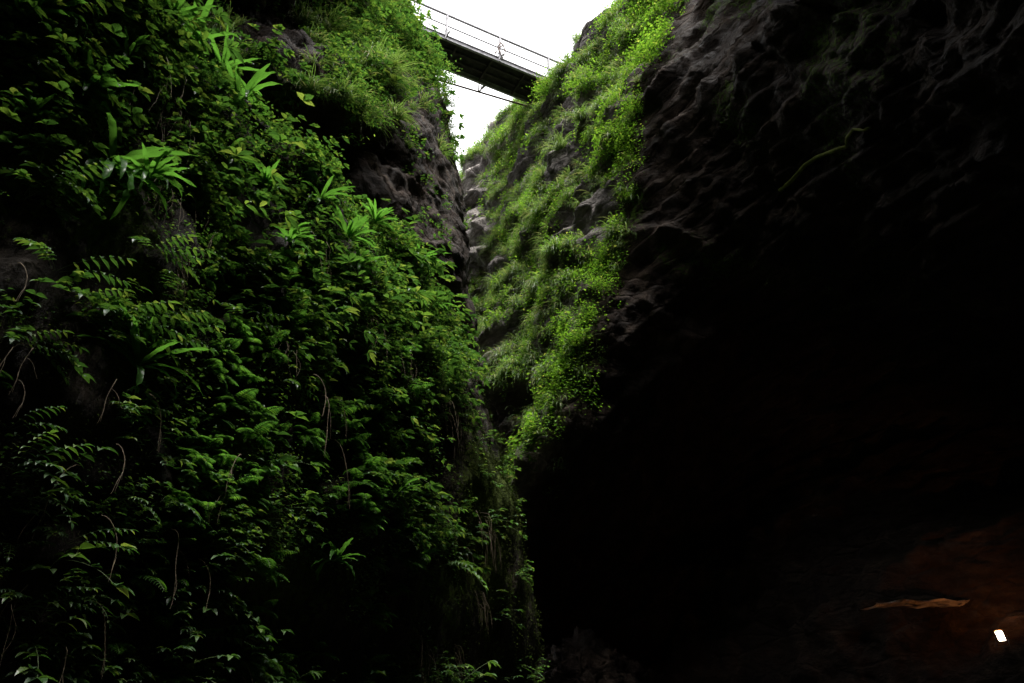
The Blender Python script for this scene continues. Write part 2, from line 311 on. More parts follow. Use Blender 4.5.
for a, b, c in zip(pxs, pys, ss):
    r = [at(*p) for p in zip(a, b, c)]
    z0 = r[0][2]
    U.append([W(-9.5, -12, z0 - .5), W(-8.5, -3, z0)] + r + [r[-1] + W(-.8, 2.5, 0), r[-1] + W(-3.5, 9, 0)])
top = [W(-5, -12, 25), W(-5.2, -3, 25), W(-5.4, 4, 25), W(-5.6, 9, 25), W(-5.2, 12, 25)] + [p * 1.0 for p in U[0][5:]]  # unseen upper rim pulled inward to narrow the sky light
U = [[p + W(-6, 2, 2) for p in top], top] + U
def dispU(P, rc):
    e = np.clip(np.abs(rc[:, 1] - 7) / 1.0, .3, 1)
    return (fbm(P, .4, 5, 81, gain=.58) * .8 + fbm(P, 1.1, 5, 83, gain=.6) * .3 + saw(P, np.array([.5, .2, .84]), .8, 1.0, 55) * .4 + saw(P, np.array([.5, .2, .84]), 2.3, 1.0, 56) * .14) * e + fbm(P, 3, 4, 85) * .12
M_rockU = rock_mat('brown_cliff_rock', (.018, .012, .009), (.048, .033, .024), (.105, .078, .058), (-.55, -.35, .75), .5, 1.3, .7, .9, spec=.2)
SU = surf('overhanging_cliff', U, 300, 340, M_rockU, dispU)

# ---- unseen wall added behind the viewer to cut light, gorge floor with stream
bk = [[W(x, -10 - .6 * math.sin(x * .7 + z * .3) - .25 * (24 - z) * 0, z) for x in np.linspace(-11, 11, 8)] for z in (27, 20, 13, 7, 2, -1.5)]
SB = surf('light_blocking_wall', bk, 60, 80, M_rockU, lambda P, rc: fbm(P, .4, 4, 91) * .8)
xs = np.linspace(-14, 16, 70); ys = np.linspace(-14, 44, 120); XX, YY = np.meshgrid(xs, ys)
Pf = np.stack([XX.ravel(), YY.ravel(), np.zeros(XX.size)], 1)
zf = fbm(Pf, .6, 4, 5) * .35 - .25 + np.clip(np.abs(Pf[:, 0] - 1.5) - 2.2, 0, 3) * .25
fi = np.arange(XX.size).reshape(XX.shape); Fq = np.stack([fi[:-1, :-1], fi[:-1, 1:], fi[1:, 1:], fi[1:, :-1]], -1).reshape(-1, 4)
Pf[:, 2] = zf - .35
ground = mesh_obj('ground', Pf, Fq, M_rockU, None, True); tag(ground, kind='structure')
mw, nt, N, L = new_mat('stream_water'); p = N.new('ShaderNodeBsdfPrincipled'); p.inputs['Base Color'].default_value = (.02, .03, .025, 1); p.inputs['Roughness'].default_value = .08
ns = N.new('ShaderNodeTexNoise'); ns.inputs['Scale'].default_value = 6; b = N.new('ShaderNodeBump'); b.inputs['Strength'].default_value = .3; b.inputs['Distance'].default_value = .05
L.new(ns.outputs[0], b.inputs['Height']); L.new(b.outputs[0], p.inputs['Normal']); o = N.new('ShaderNodeOutputMaterial'); L.new(p.outputs[0], o.inputs[0])
water = mesh_obj('water', [(-4, -12, -.5), (7, -12, -.5), (7, 40, -.5), (-4, 40, -.5)], [(0, 1, 2, 3)], mw); tag(water, kind='structure')
big = mesh_obj('terrain', [(-900, -900, -3), (900, -900, -3), (900, 900, -3), (-900, 900, -3)], [(0, 1, 2, 3)], M_rockU); tag(big, kind='structure')

# ------------------------------------------------------------------ plant templates: x outward from the rock, y sideways, z up
def leaf_tpl(kind):
    if kind == 'ovate':      # x along the leaf, folded on the midrib, drooping tip
        st = [(0, .0), (.18, .2), (.42, .27), (.7, .17), (1.0, 0)]; zz = [0, .03, .03, -.03, -.16]
    elif kind == 'lance':
        st = [(0, 0), (.2, .11), (.5, .14), (.78, .08), (1, 0)]; zz = [0, .03, .02, -.06, -.2]
    elif kind == 'round':
        st = [(0, .0), (.15, .28), (.5, .42), (.85, .25), (1, 0)]; zz = [0, .02, .0, -.03, -.08]
    V = []; Fc = []
    V.append((0, 0, 0))
    for (x, w), z in zip(st[1:-1], zz[1:-1]): V += [(x, -w, z + w * .35), (x, 0, z), (x, w, z + w * .35)]
    V.append((1, 0, zz[-1])); n = len(V)
    Fc += [(0, 1, 2), (0, 2, 3)]
    for k in range(len(st) - 3):
        a = 1 + 3 * k; b = a + 3; Fc += [(a, b, b + 1), (a, b + 1, a + 1), (a + 1, b + 1, b + 2), (a + 1, b + 2, a + 2)]
    a = n - 4; Fc += [(a, n - 1, a + 1), (a + 1, n - 1, a + 2)]
    return np.array(V, float), np.array(Fc)
LF = {k: leaf_tpl(k) for k in ('ovate', 'lance', 'round')}
LF['far'] = (np.array([(0, 0, 0), (.5, -.3, .08), (1, 0, -.1), (.5, .3, .08)], float), np.array([(0, 1, 2), (0, 2, 3)]))
def frame(d, up=(0, 0, 1), roll=0):
    d = np.array(d, float); d /= np.linalg.norm(d) + 1e-9; y = np.cross(up, d); y /= np.linalg.norm(y) + 1e-9; z = np.cross(d, y)
    if roll: c, s = math.cos(roll), math.sin(roll); y, z = y * c + z * s, z * c - y * s
    return np.stack([d, y, z], 1)
class Tpl:
    def __init__(s): s.lv = []; s.lf = []; s.n = 0; s.st = MB()
    def leaf(s, kind, pos, d, size, roll=0, wid=1.0):
        V, Fc = LF[kind]; M = frame(d, roll=roll); V = (V * [size, size * wid, size]) @ M.T + pos; s.lv.append(V); s.lf.append(Fc + s.n); s.n += len(V)
    def raw(s, V, Fc): s.lv.append(np.array(V, float)); s.lf.append(np.array(Fc) + s.n); s.n += len(V)
    def arr(s): return np.concatenate(s.lv), np.concatenate(s.lf)
    def stems(s): return s.st.arr()
def arc(p0, yaw, pitch, length, droop, n=6):
    p = np.array(p0, float); pts = [p.copy()]; pt = pitch
    for k in range(n):
        d = np.array([math.cos(yaw) * math.cos(pt), math.sin(yaw) * math.cos(pt), math.sin(pt)]); p = p + d * length / n; pts.append(p.copy()); pt -= droop / n
    return pts
U_ = random.uniform
def t_herb(kind='ovate', stems=6, L=.4, leaf=.075, pairs=3, leaflets=3, yawr=1.3):
    T = Tpl()
    for i in range(stems):
        pts = arc((U_(-.04, .02), U_(-.08, .08), U_(-.05, .05)), U_(-yawr, yawr), U_(-.1, 1.2), L * U_(.5, 1.15), U_(.6, 1.6))
        T.st.tube(pts, .003, 3, .5)
        for j in range(1, pairs + 1):
            k = 1 + int(round(j * 5 / (pairs + 1))); p = pts[k]; dd = pts[k] - pts[k - 1]
            for sd in (-1, 1):
                a = math.atan2(dd[1], dd[0]) + sd * U_(.7, 1.3); lp = p
                d = np.array([math.cos(a), math.sin(a), U_(-.35, .2)])
                T.leaf(kind, lp, d, leaf * U_(.6, 1.1), U_(-.4, .4))
        a0 = math.atan2(pts[-1][1] - pts[-2][1], pts[-1][0] - pts[-2][0])
        for q in range(leaflets):
            a = a0 + (q - (leaflets - 1) / 2) * (1.0 if leaflets <= 3 else .6) + U_(-.1, .1)
            T.leaf(kind, pts[-1], np.array([math.cos(a), math.sin(a), U_(-.4, .05)]), leaf * U_(.85, 1.3), U_(-.25, .25))
    return T
def t_pinnate(stems=5, L=.5, leaf=.09):
    T = Tpl()
    for i in range(stems):
        pts = arc((0, U_(-.05, .05), 0), U_(-1.2, 1.2), U_(.0, .9), L * U_(.7, 1.15), U_(.7, 1.3), 8)
        T.st.tube(pts, .003, 3, .5)
        for k in range(2, 9):
            dd = pts[k] - pts[k - 1]; a0 = math.atan2(dd[1], dd[0]); sz = leaf * (1 - abs(k - 5) / 9)
            for sd in (-1, 1):
                a = a0 + sd * U_(.85, 1.1); T.leaf('lance', pts[k], np.array([math.cos(a), math.sin(a), -.28 + U_(-.1, .1)]), sz * U_(.9, 1.15), U_(-.2, .2), 1.25)
        T.leaf('lance', pts[-1], pts[-1] - pts[-2], leaf * .9, 0, 1.3)
    return T
def t_fern(fronds=6, L=.5):
    T = Tpl()
    for i in range(fronds):
        pts = arc((0, U_(-.03, .03), 0), U_(-1.4, 1.4), U_(.2, 1.0), L * U_(.7, 1.1), U_(1.0, 1.9), 16)
        T.st.tube(pts[::3] + [pts[-1]], .0028, 3, .4)
        for k in range(3, 17):
            dd = pts[k] - pts[k - 1]; a0 = math.atan2(dd[1], dd[0]); w = L * .26 * math.sin(math.pi * min(1, (k - 1) / 16.) ** .7) + .01
            for sd in (-1, 1):
                a = a0 + sd * 1.25; T.leaf('lance', pts[k], np.array([math.cos(a), math.sin(a), dd[2] / (np.linalg.norm(dd)) * .3 - .15]), w * U_(.9, 1.1), 0, .95)
    return T
def frond_arr(L, w, yaw, pitch, droop, p0=(0, 0, 0)):      # strap frond of the hart's tongue, wavy margin, folded midrib
    n = 12; pts = arc(p0, yaw, pitch, L, droop, n); V = []; Fc = []; ph = U_(0, 6)
    for i, p in enumerate(pts):
        t = i / n; ww = w * (.25 + 1.1 * min(1, t * 4)) * (1 if t < .6 else max(0, 1 - ((t - .6) / .4) ** 1.7)) * .74 + .001
        d = pts[min(i + 1, n)] - pts[max(i - 1, 0)]; M = frame(d)
        wv = math.sin(i * 1.9 + ph) * .3 * w
        V += [p - M[:, 1] * ww + M[:, 2] * (ww * .35 + wv), p, p + M[:, 1] * ww + M[:, 2] * (ww * .35 - wv)]
    for i in range(n):
        a = 3 * i; b = a + 3; Fc += [(a, b, b + 1), (a, b + 1, a + 1), (a + 1, b + 1, b + 2), (a + 1, b + 2, a + 2)]
    return np.array(V), np.array(Fc)
def t_grass(blades=45, L=.4, hang=True, wdt=.004):
    T = Tpl()
    for i in range(blades):
        pts = arc((U_(-.05, .03), U_(-.12, .12), U_(-.04, .04)), U_(-1.4, 1.4), U_(.1, 1.3), L * U_(.5, 1.2), U_(2.0, 3.0) if hang else U_(.5, 1.3), 5)
        V = []; Fc = []
        for k, p in enumerate(pts):
            d = pts[min(k + 1, 5)] - pts[max(k - 1, 0)]; M = frame(d, (.1, .2, 1)); w = wdt * (1 - (k / 5) ** 2 * .9)
            V += [p - M[:, 1] * w, p + M[:, 1] * w]
        for k in range(5): a = 2 * k; Fc += [(a, a + 2, a + 3), (a, a + 3, a + 1)]
        T.raw(V, Fc)
    return T
def t_mat(n=26, r=.25, leaf=.045, kind='round', out=.1):
    T = Tpl()
    for i in range(n):
        a = U_(0, 6.28); q = math.sqrt(U_(0, 1)) * r; p = np.array([U_(.0, out), math.cos(a) * q, math.sin(a) * q]); yaw = U_(-1.6, 1.6)
        T.leaf(kind, p, np.array([math.cos(yaw), math.sin(yaw), U_(-.7, .2)]), leaf * U_(.5, 1.3), U_(-.5, .5))
    return T
def t_bush(n=160, r=.45, leaf=.07, kind='far'):
    T = Tpl()
    for b in range(9):
        pts = arc((-.1, U_(-.1, .1), 0), U_(-1.5, 1.5), U_(-.3, 1.4), r * U_(.8, 1.3), U_(-.2, 1.0), 5); T.st.tube(pts, .008, 3, .3)
        c = pts[-1]
        for k in range(n // 9):
            t = U_(.35, 1); q = np.array(pts[int(t * 5)]); q = q + np.array([random.gauss(0, r * .17) for _ in range(3)])
            a = U_(0, 6.28); T.leaf(kind, q, np.array([math.cos(a), math.sin(a), U_(-.6, .3)]), leaf * U_(.6, 1.2), U_(-.5, .5))
    return T
def basis(n, yawj):                                # rows: transform local(x out, y side, z up) -> world
    o = np.array(n, float).copy(); o[:, 2] = 0; l = np.linalg.norm(o, axis=1, keepdims=True); o = np.where(l > .1, o / np.maximum(l, 1e-6), np.array([[0., -1, 0]]))
    c, s = np.cos(yawj), np.sin(yawj); o = np.stack([o[:, 0] * c - o[:, 1] * s, o[:, 0] * s + o[:, 1] * c, o[:, 2]], 1)
    y = np.stack([-o[:, 1], o[:, 0], 0 * o[:, 0]], 1); z = np.tile([0., 0, 1], (len(o), 1))
    return np.stack([o, y, z], 2)                  # (N,3,3) columns
def scatter(name, tpls, P, Nn, scales, mat, label, stems_mat=None, yawj=.5, cat='ground cover'):
    """one 'stuff' object of countless little plants"""
    Vs, Fs, b = [], [], 0; B = basis(Nn, RS.uniform(-yawj, yawj, len(P))); ch = RS.randint(0, len(tpls), len(P))
    SV, SF, sb = [], [], 0
    for k, T in enumerate(tpls):
        m = ch == k
        if not m.any(): continue
        V, Fc = T.arr(); n = m.sum(); W_ = np.einsum('nij,vj->nvi', B[m] * scales[m][:, None, None], V) + P[m][:, None, :]
        Vs.append(W_.reshape(-1, 3)); Fs.append((Fc[None] + (np.arange(n) * len(V))[:, None, None] + b).reshape(-1, 3)); b += n * len(V)
        if stems_mat and T.st.V:
            V, Fc = T.stems(); W_ = np.einsum('nij,vj->nvi', B[m] * scales[m][:, None, None], V) + P[m][:, None, :]
            SV.append(W_.reshape(-1, 3)); SF.append((Fc[None] + (np.arange(n) * len(V))[:, None, None] + sb).reshape(-1, 3)); sb += n * len(V)
    o = mesh_obj(name, np.concatenate(Vs), np.concatenate(Fs), mat, None, False); tag(o, label, cat, None, 'stuff')
    if SV: mesh_obj('stems', np.concatenate(SV), np.concatenate(SF), stems_mat, o, False)
    return o

T_herb = [t_herb('ovate', 7, .38, .075, 2, 3), t_herb('ovate', 6, .45, .085, 3, 5), t_herb('ovate', 8, .32, .06, 3, 3), t_herb('round', 7, .3, .055, 3, 1), t_pinnate(4, .42, .08), t_pinnate(5, .34, .065)]
T_herb = T_herb[:4] + [t_herb('ovate', 5, .5, .13, 1, 3), t_herb('lance', 8, .4, .10, 3, 3, 1.5), t_herb('ovate', 9, .28, .045, 4, 3), T_herb[4], t_herb('round', 5, .35, .085, 2, 3), t_herb('lance', 6, .5, .12, 2, 5), t_herb('ovate', 7, .42, .07, 3, 3)]
T_mat = [t_mat(30, .26, .042, 'round'), t_mat(26, .28, .055, 'ovate', .14), t_mat(34, .24, .034, 'ovate')]
T_fern = [t_fern(5, .42), t_fern(6, .36)]
T_grass = [t_grass(50, .42), t_grass(42, .34), t_grass(36, .5)]
T_farmat = [t_mat(40, .32, .075, 'far', .22), t_mat(46, .38, .065, 'far', .28), t_mat(34, .3, .09, 'far', .2)]
T_fargrass = [t_grass(34, .55, True, .010), t_grass(30, .7, True, .009)]
T_moss = [t_mat(60, .2, .03, 'far', .05)]

# ---- where plants grow
def blobs(px, py, L):                             # sum of soft ellipses (cx, cy, rx, ry, weight)
    o = np.zeros(len(px))
    for cx, cy, rx, ry, w in L: o += w * np.exp(-(((px - cx) / rx) ** 2 + ((py - cy) / ry) ** 2))
    return o
bareL = [(150, 205, 40, 35, .7), (300, 200, 40, 25, .3), (385, 360, 28, 60, .8), (60, 400, 80, 50, .5), (150, 430, 80, 60, .8), (215, 250, 60, 30, .6), (290, 420, 60, 50, .6), (310, 610, 120, 60, 1.1), (200, 640, 90, 40, .3), (110, 590, 40, 40, .5), (20, 230, 30, 40, .4), (420, 640, 80, 60, .9)]
def densL(P, Nn, rc, fr=1.0, thr=.05):
    px, py, d = proj(P); n = fbm(P, fr, 3, 101)
    o = .5 + n * 2.3 - blobs(px, py, bareL) * .6
    o = o * (1 - .93 * np.clip(blobs(px, py, [(505, 590, 72, 130, 1.5), (498, 470, 36, 60, 1.0), (478, 370, 22, 50, .9)]), 0, 1))
    o = np.clip(o, 0, 1.3) * (rc[:, 0] > .3) * (P[:, 2] > .3)
    o *= np.where((px < -250) | (py < -260), .12, 1) * np.where((rc[:, 1] > 8.3), .3, 1)
    vis = (px > -60) & (py > -80) & (py < 720)
    return o * np.where(vis, 1, .25)
def densU(P, Nn, rc):
    px, py, d = proj(P); n = fbm(P, .8, 3, 111)
    o = blobs(px, py, [(415, 20, 60, 50, 1.4), (350, 30, 50, 30, 1.2), (440, 90, 30, 50, 1.2), (400, 75, 40, 30, 1.0), (310, 10, 40, 25, .6), (255, 62, 40, 16, 1.3), (310, 88, 40, 16, 1.5), (352, 118, 18, 22, 1.2), (365, 75, 30, 25, .9), (200, 30, 40, 14, 1.0), (455, 140, 18, 30, .7), (420, 160, 30, 20, .35), (440, 210, 14, 30, .25)])
    o -= blobs(px, py, [(215, -5, 80, 14, 1.0), (268, 34, 30, 14, 1.0), (290, 125, 40, 16, 1.), (385, 170, 14, 40, .6)])
    o = np.where(py < -15, .5, o) + n * .5 * (o > .1)
    vis = (px > 120) & (py > -120)
    return np.clip(o, 0, 1.4) * np.where(vis, 1, .1) * (rc[:, 1] < 9.3) * np.where((rc[:, 1] > 6.4) & (py > 70), .3, 1)
def mossyface(P, rc):
    m = np.clip((6.2 - rc[:, 1]) / .3, 0, 1) * (rc[:, 1] > .3); return m
def densR(P, Nn, rc):
    px, py, d = proj(P); n = fbm(P, .6, 3, 121) + .4 * fbm(P, 1.7, 2, 7)
    edge = np.exp(-((rc[:, 1] - 5.9) / .45) ** 2)
    o = .34 + n * 2.1 + edge * .9 + np.clip(Nn[:, 2], -.4, .8) * .8
    o -= blobs(px, py, [(475, 200, 22, 60, 1.5), (478, 290, 12, 40, .9), (490, 430, 14, 40, .8), (478, 240, 18, 25, .8), (620, 60, 12, 25, .8), (530, 100, 25, 14, .4), (520, 500, 40, 12, .8), (540, 165, 16, 12, .6), (600, 235, 14, 40, .5), (500, 130, 20, 15, .5), (570, 400, 14, 40, .6)])
    o = np.clip(o, 0, 1.4) * mossyface(P, rc)
    o *= np.where(rc[:, 0] > 11.2, 0, 1) * np.where(py > 505, 0, 1) * (rc[:, 0] > 1.0)
    return o
allp = lambda s: (s.S.reshape(-1, 3), s.n.reshape(-1, 3), s.rc.reshape(-1, 2))
P_, N_, R_ = allp(SR)
lowm = np.clip(fbm(P_, .5, 3, 77) * 1.4 + .08, 0, .55) * (R_[:, 1] > 6) * np.clip((P_[:, 2] - 5) / 8, 0, 1)
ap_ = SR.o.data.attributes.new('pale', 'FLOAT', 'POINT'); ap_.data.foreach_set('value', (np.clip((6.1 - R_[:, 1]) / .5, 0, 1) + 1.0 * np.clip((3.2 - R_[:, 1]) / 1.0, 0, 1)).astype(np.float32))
set_moss(SR, np.clip(densR(P_, N_, R_) * .62, 0, .9) + lowm)
P_, N_, R_ = allp(SL); px_, py_, _ = proj(P_)
set_moss(SL, np.clip(.25 + fbm(P_, .8, 3, 88) * .8 + blobs(px_, py_, [(490, 560, 50, 140, .5)]), 0, .9))
P_, N_, R_ = allp(SU)
set_moss(SU, np.clip(densU(P_, N_, R_) * .55, 0, .9))
for o_ in (SB.o,): a = o_.data.attributes.new('moss', 'FLOAT', 'POINT')

# ---- stuff: the leaf carpets
sc = lambda n, a, b: RS.uniform(a, b, n)
Q, Nq, _ = sample(SL, 2000, lambda P, N, rc: densL(P, N, rc)); scatter('ground_cover', T_herb, Q, Nq, sc(len(Q), .65, 1.0) * np.exp(RS.randn(len(Q)) * .28), M_leaf, 'dense mixed leafy plants covering the near left rock slope', M_gstem)
Q, Nq, _ = sample(SL, 2600, lambda P, N, rc: densL(P, N, rc, 1.7)); scatter('creeping_plants', T_mat, Q, Nq, sc(len(Q), .6, 1.2), M_leaf, 'low small leaved creeping plants hugging the near left rock slope')
Q, Nq, _ = sample(SL, 500, lambda P, N, rc: densL(P, N, rc, .7) ** 2); scatter('small_ferns', T_fern, Q, Nq, sc(len(Q), .5, 1.0), M_fern, 'small feathery ferns scattered among the leaves of the left slope', M_gstem)
hst = MB()
for _k in range(14):
    pts = [np.array([.05, _k * .03 - .2, U_(-.1, .1)])]; d = np.array([.3, U_(-.5, .5), U_(-.1, .2)])
    for k in range(7): d = d * .75 + np.array([U_(-.06, .06), U_(-.16, .16), -.2]); pts.append(pts[-1] + d / np.linalg.norm(d) * U_(.03, .11))
    hst.tube(pts, .0022, 3, .4)
T_dry = Tpl(); V_, F_ = hst.arr(); T_dry.raw(V_, F_)
Q, Nq, _ = sample(SL, 140, lambda P, N, rc: (densL(P, N, rc, 1.0) * .4 + .12) * (rc[:, 1] < 7.3)); scatter('dry_stalks', [T_dry], Q, Nq, sc(len(Q), .7, 1.7), M_stem, 'fine tangle of dry brown stalks and rootlets hanging on the left slope', cat='stalks')
Q, Nq, _ = sample(SL, 5000, lambda P, N, rc: .3 * (rc[:, 0] > 2) + blobs(*proj(P)[:2], [(490, 540, 50, 130, 1)])); scatter('moss', T_moss, Q, Nq, sc(len(Q), .5, 1.1), plain('moss_green', (.05, .07, .012), .9, .1, 0, .5, 9), 'dark olive moss on the edge and foot of the left slope', cat='moss')
Q, Nq, _ = sample(SU, 650, densU); scatter('ground_cover', T_herb, Q, Nq, sc(len(Q), .9, 1.7), M_leaf, 'broad leaved plants rooted along the ledges of the high left cliff', M_gstem)
Q, Nq, _ = sample(SU, 700, densU); scatter('creeping_plants', [t_mat(40, .32, .11, 'far', .22), t_mat(30, .4, .10, 'ovate', .28)], Q, Nq, sc(len(Q), .5, 1.1), M_leaf, 'leafy plants matting the ledges of the high left cliff')
Q, Nq, _ = sample(SU, 420, lambda P, N, rc: densU(P, N, rc)); scatter('cliff_grass', T_fargrass, Q, Nq, sc(len(Q), .5, 1.0), M_grass, 'drooping grass along the ledges of the high left cliff', cat='grass')
Q, Nq, _ = sample(SR, 3200, densR); scatter('ground_cover', T_farmat, Q, Nq, sc(len(Q), .4, 1.15), M_small, 'bright green small leaved plants covering the sunlit right cliff face')
Q, Nq, _ = sample(SR, 3000, lambda P, N, rc: densR(P, N, rc) * np.where(rc[:, 1] < 5.4, 1, .2) + .03 * mossyface(P, rc) * (rc[:, 0] < 11)); scatter('cliff_grass', T_fargrass, Q, Nq, sc(len(Q), .45, .95), M_grass, 'pale grass hanging in tufts on the lit right cliff face', cat='grass')

# ------------------------------------------------------------------ individual plants
ORD = ['first', 'second', 'third', 'fourth', 'fifth', 'sixth', 'seventh', 'eighth', 'ninth', 'tenth', 'eleventh', 'twelfth', 'thirteenth', 'fourteenth', 'fifteenth']
def proto_plant(name, T, mat, smat):
    r = empty(name, (0, 0, 0)); V, Fc = T.arr(); mesh_obj('foliage', V, Fc, mat, r)
    if T.st.V: V, Fc = T.stems(); mesh_obj('stems', V, Fc, smat, r)
    return r
def copy_tree(o, parent=None):
    c = o.copy(); COL.objects.link(c); c.parent = parent
    for ch in [x for x in o.children]: copy_tree(ch, c)
    return c
used = set()
def put(proto, s, px, py, scale, jy=.4, lift=.02):
    P, n = locate(s, px, py)
    o = proto if proto.name not in used else copy_tree(proto); used.add(o.name)
    h = Vector((n[0], n[1], 0)); h = h.normalized() if h.length > .1 else Vector((0, -1, 0))
    o.location = Vector(P) + Vector(n) * lift; o.rotation_euler = (0, 0, math.atan2(h.y, h.x) + U_(-jy, jy)); o.scale = (scale,) * 3
    return o
def label_rows(items, look, cat, group, bands):
    """items [(obj,px,py)]; bands [(test, phrase)]; the label counts from the left within its band"""
    done = set()
    for test, ph in bands:
        row = sorted([it for it in items if it[0].name not in done and test(it[1], it[2])], key=lambda t: t[1])
        for k, (o, x, y) in enumerate(row):
            done.add(o.name)
            tag(o, (look + ', the only one ' + ph) if len(row) == 1 else (look + ', ' + (ORD[k] + ' from left ' if k else 'leftmost ') + ph), cat, group)

# hart's tongue ferns
def make_hart(n, L, w):
    r = empty('hart_tongue_fern', (0, 0, 0))
    for i in range(n):
        V, Fc = frond_arr(L * U_(.7, 1.1), w * U_(.8, 1.1), -1.5 + 3.0 * (i + U_(.1, .9)) / n, U_(-.2, 1.4), U_(.5, 2.4)); mesh_obj('frond', V, Fc, M_fern, r, True)
    return r
harts = [make_hart(13, .5, .022), make_hart(16, .42, .019), make_hart(11, .55, .025), make_hart(13, .34, .02), make_hart(11, .6, .023)]
hp = [(20, 25, 1.0), (78, 90, 1.25), (118, 62, 1.15), (190, 55, 1.2), (100, 175, 1.35), (140, 185, 1.0), (228, 62, .9), (232, 112, 1.1), (55, 14, 1.0), (262, 190, 1.1), (316, 205, 1.0), (345, 245, 1.1), (352, 270, 1.0), (285, 245, 1.1), (385, 500, .9), (335, 555, 1.25), (290, 262, .8), (170, 20, .9), (412, 262, .9), (428, 305, .9), (130, 370, .9), (215, 160, .8), (370, 225, .9), (25, 120, .8)]
it = [(put(harts[(i * 3 + i // 5) % 5], SL, x, y, s_ * U_(.85, 1.25), .9, .13), x, y) for i, (x, y, s_) in enumerate(hp)]
B_left = [(lambda x, y: y < 30, 'in the top left corner'), (lambda x, y: y < 100, 'high on the left slope'), (lambda x, y: y < 200, 'on the upper left slope'),
          (lambda x, y: y < 320, 'midway up the left slope'), (lambda x, y: y < 460, 'below the middle of the left slope'), (lambda x, y: y < 590, 'low on the left slope'), (lambda x, y: True, 'at the foot of the left slope')]
label_rows(it, 'glossy strap-leaved fern rosette', 'fern', 'strap-leaved ferns on the left slope', B_left)
# broad-leaved herbs that stand out
herbs = [proto_plant('leafy_plant', t_herb('ovate', 7, .5, .11, 3, 5), M_leaf, M_gstem), proto_plant('leafy_plant', t_herb('ovate', 6, .55, .12, 2, 3), M_leaf, M_gstem)]
hp = [(30, 200, .9), (45, 175, .9), (160, 80, 1), (200, 75, 1), (215, 190, 1), (245, 165, 1), (300, 170, 1), (270, 275, 1), (318, 300, 1.2), (345, 325, 1.1), (300, 330, 1), (265, 330, 1), (240, 305, 1), (30, 330, .9), (365, 400, 1), (60, 485, .9), (180, 480, .8), (250, 215, 1), (175, 130, 1), (130, 130, .9), (330, 370, .9), (20, 640, 1.0), (60, 660, 1.0), (215, 600, 1), (180, 610, 1), (245, 660, .9), (395, 300, 1), (400, 380, .9), (365, 480, .9), (300, 520, .8)]
it = [(put(herbs[i % 2], SL, x, y, s_ * .95, .5), x, y) for i, (x, y, s_) in enumerate(hp)]
label_rows(it, 'broad-leaved green herb', 'plant', 'broad-leaved herbs on the left slope', B_left)
pin = [proto_plant('compound_leaf_plant', t_pinnate(5, .55, .13), M_leaf, M_gstem), proto_plant('compound_leaf_plant', t_pinnate(4, .6, .12), M_leaf, M_gstem)]
hp = [(48, 190, 1), (60, 270, 1), (150, 255, .9), (165, 290, .9), (115, 320, 1.1), (150, 335, 1.1), (80, 300, .9), (240, 325, .9), (20, 470, 1), (15, 430, .8), (160, 500, .8), (70, 540, .8), (190, 585, .9), (200, 640, .9), (235, 270, .9), (30, 600, .8), (280, 385, .8), (135, 610, .8), (15, 340, .8), (330, 440, .8)]
it = [(put(pin[i % 2], SL, x, y, s_ * .9, .5), x, y) for i, (x, y, s_) in enumerate(hp)]
label_rows(it, 'plant with paired pointed leaflets', 'plant', 'plants with paired leaflets on the left slope', B_left)
# hanging dry stems
def make_stem(L, n):
    m = MB()
    pts = [np.array([.05, 0, 0])]; yaw = U_(-1, 1); d = np.array([.35, .3 * yaw, .1])
    for k in range(14):
        d = d * .82 + np.array([U_(-.05, .05), U_(-.09, .09), -.17]); pts.append(pts[-1] + d / np.linalg.norm(d) * L / 14)
    m.tube(pts, .0055, 4, .35)
    r = empty('hanging_stem', (0, 0, 0)); m.build('stem', M_stem, r)
    for k in (5, 9):
        m = MB(); q = pts[k]; p2 = [q]; d = np.array([.1, U_(-.5, .5), -.1])
        for j in range(6): d = d * .8 + np.array([0, U_(-.1, .1), -.14]); p2.append(p2[-1] + d / np.linalg.norm(d) * L * .07)
        m.tube(p2, .0032, 3, .4); m.build('twig', M_stem, r)
    return r
stp = [make_stem(.8, 0), make_stem(.6, 0), make_stem(1.0, 0)]
hp = [(105, 385, .6), (125, 395, .9), (20, 345, .8), (35, 350, .6), (20, 380, .6), (205, 240, .7), (120, 95, .4), (295, 380, 1.0), (305, 400, .9), (315, 440, 1.1), (110, 450, .8), (85, 470, .7), (170, 530, .9), (190, 550, .8), (45, 640, .8), (320, 400, .7), (95, 520, .9), (225, 460, .8), (70, 600, .7), (14, 270, .7)]
it = [(put(stp[i % 3], SL, x, y, s_, .8, .16), x, y) for i, (x, y, s_) in enumerate(hp)]
label_rows(it, 'thin tan hanging stem', 'stem', 'dry stems hanging from the left slope', B_left)
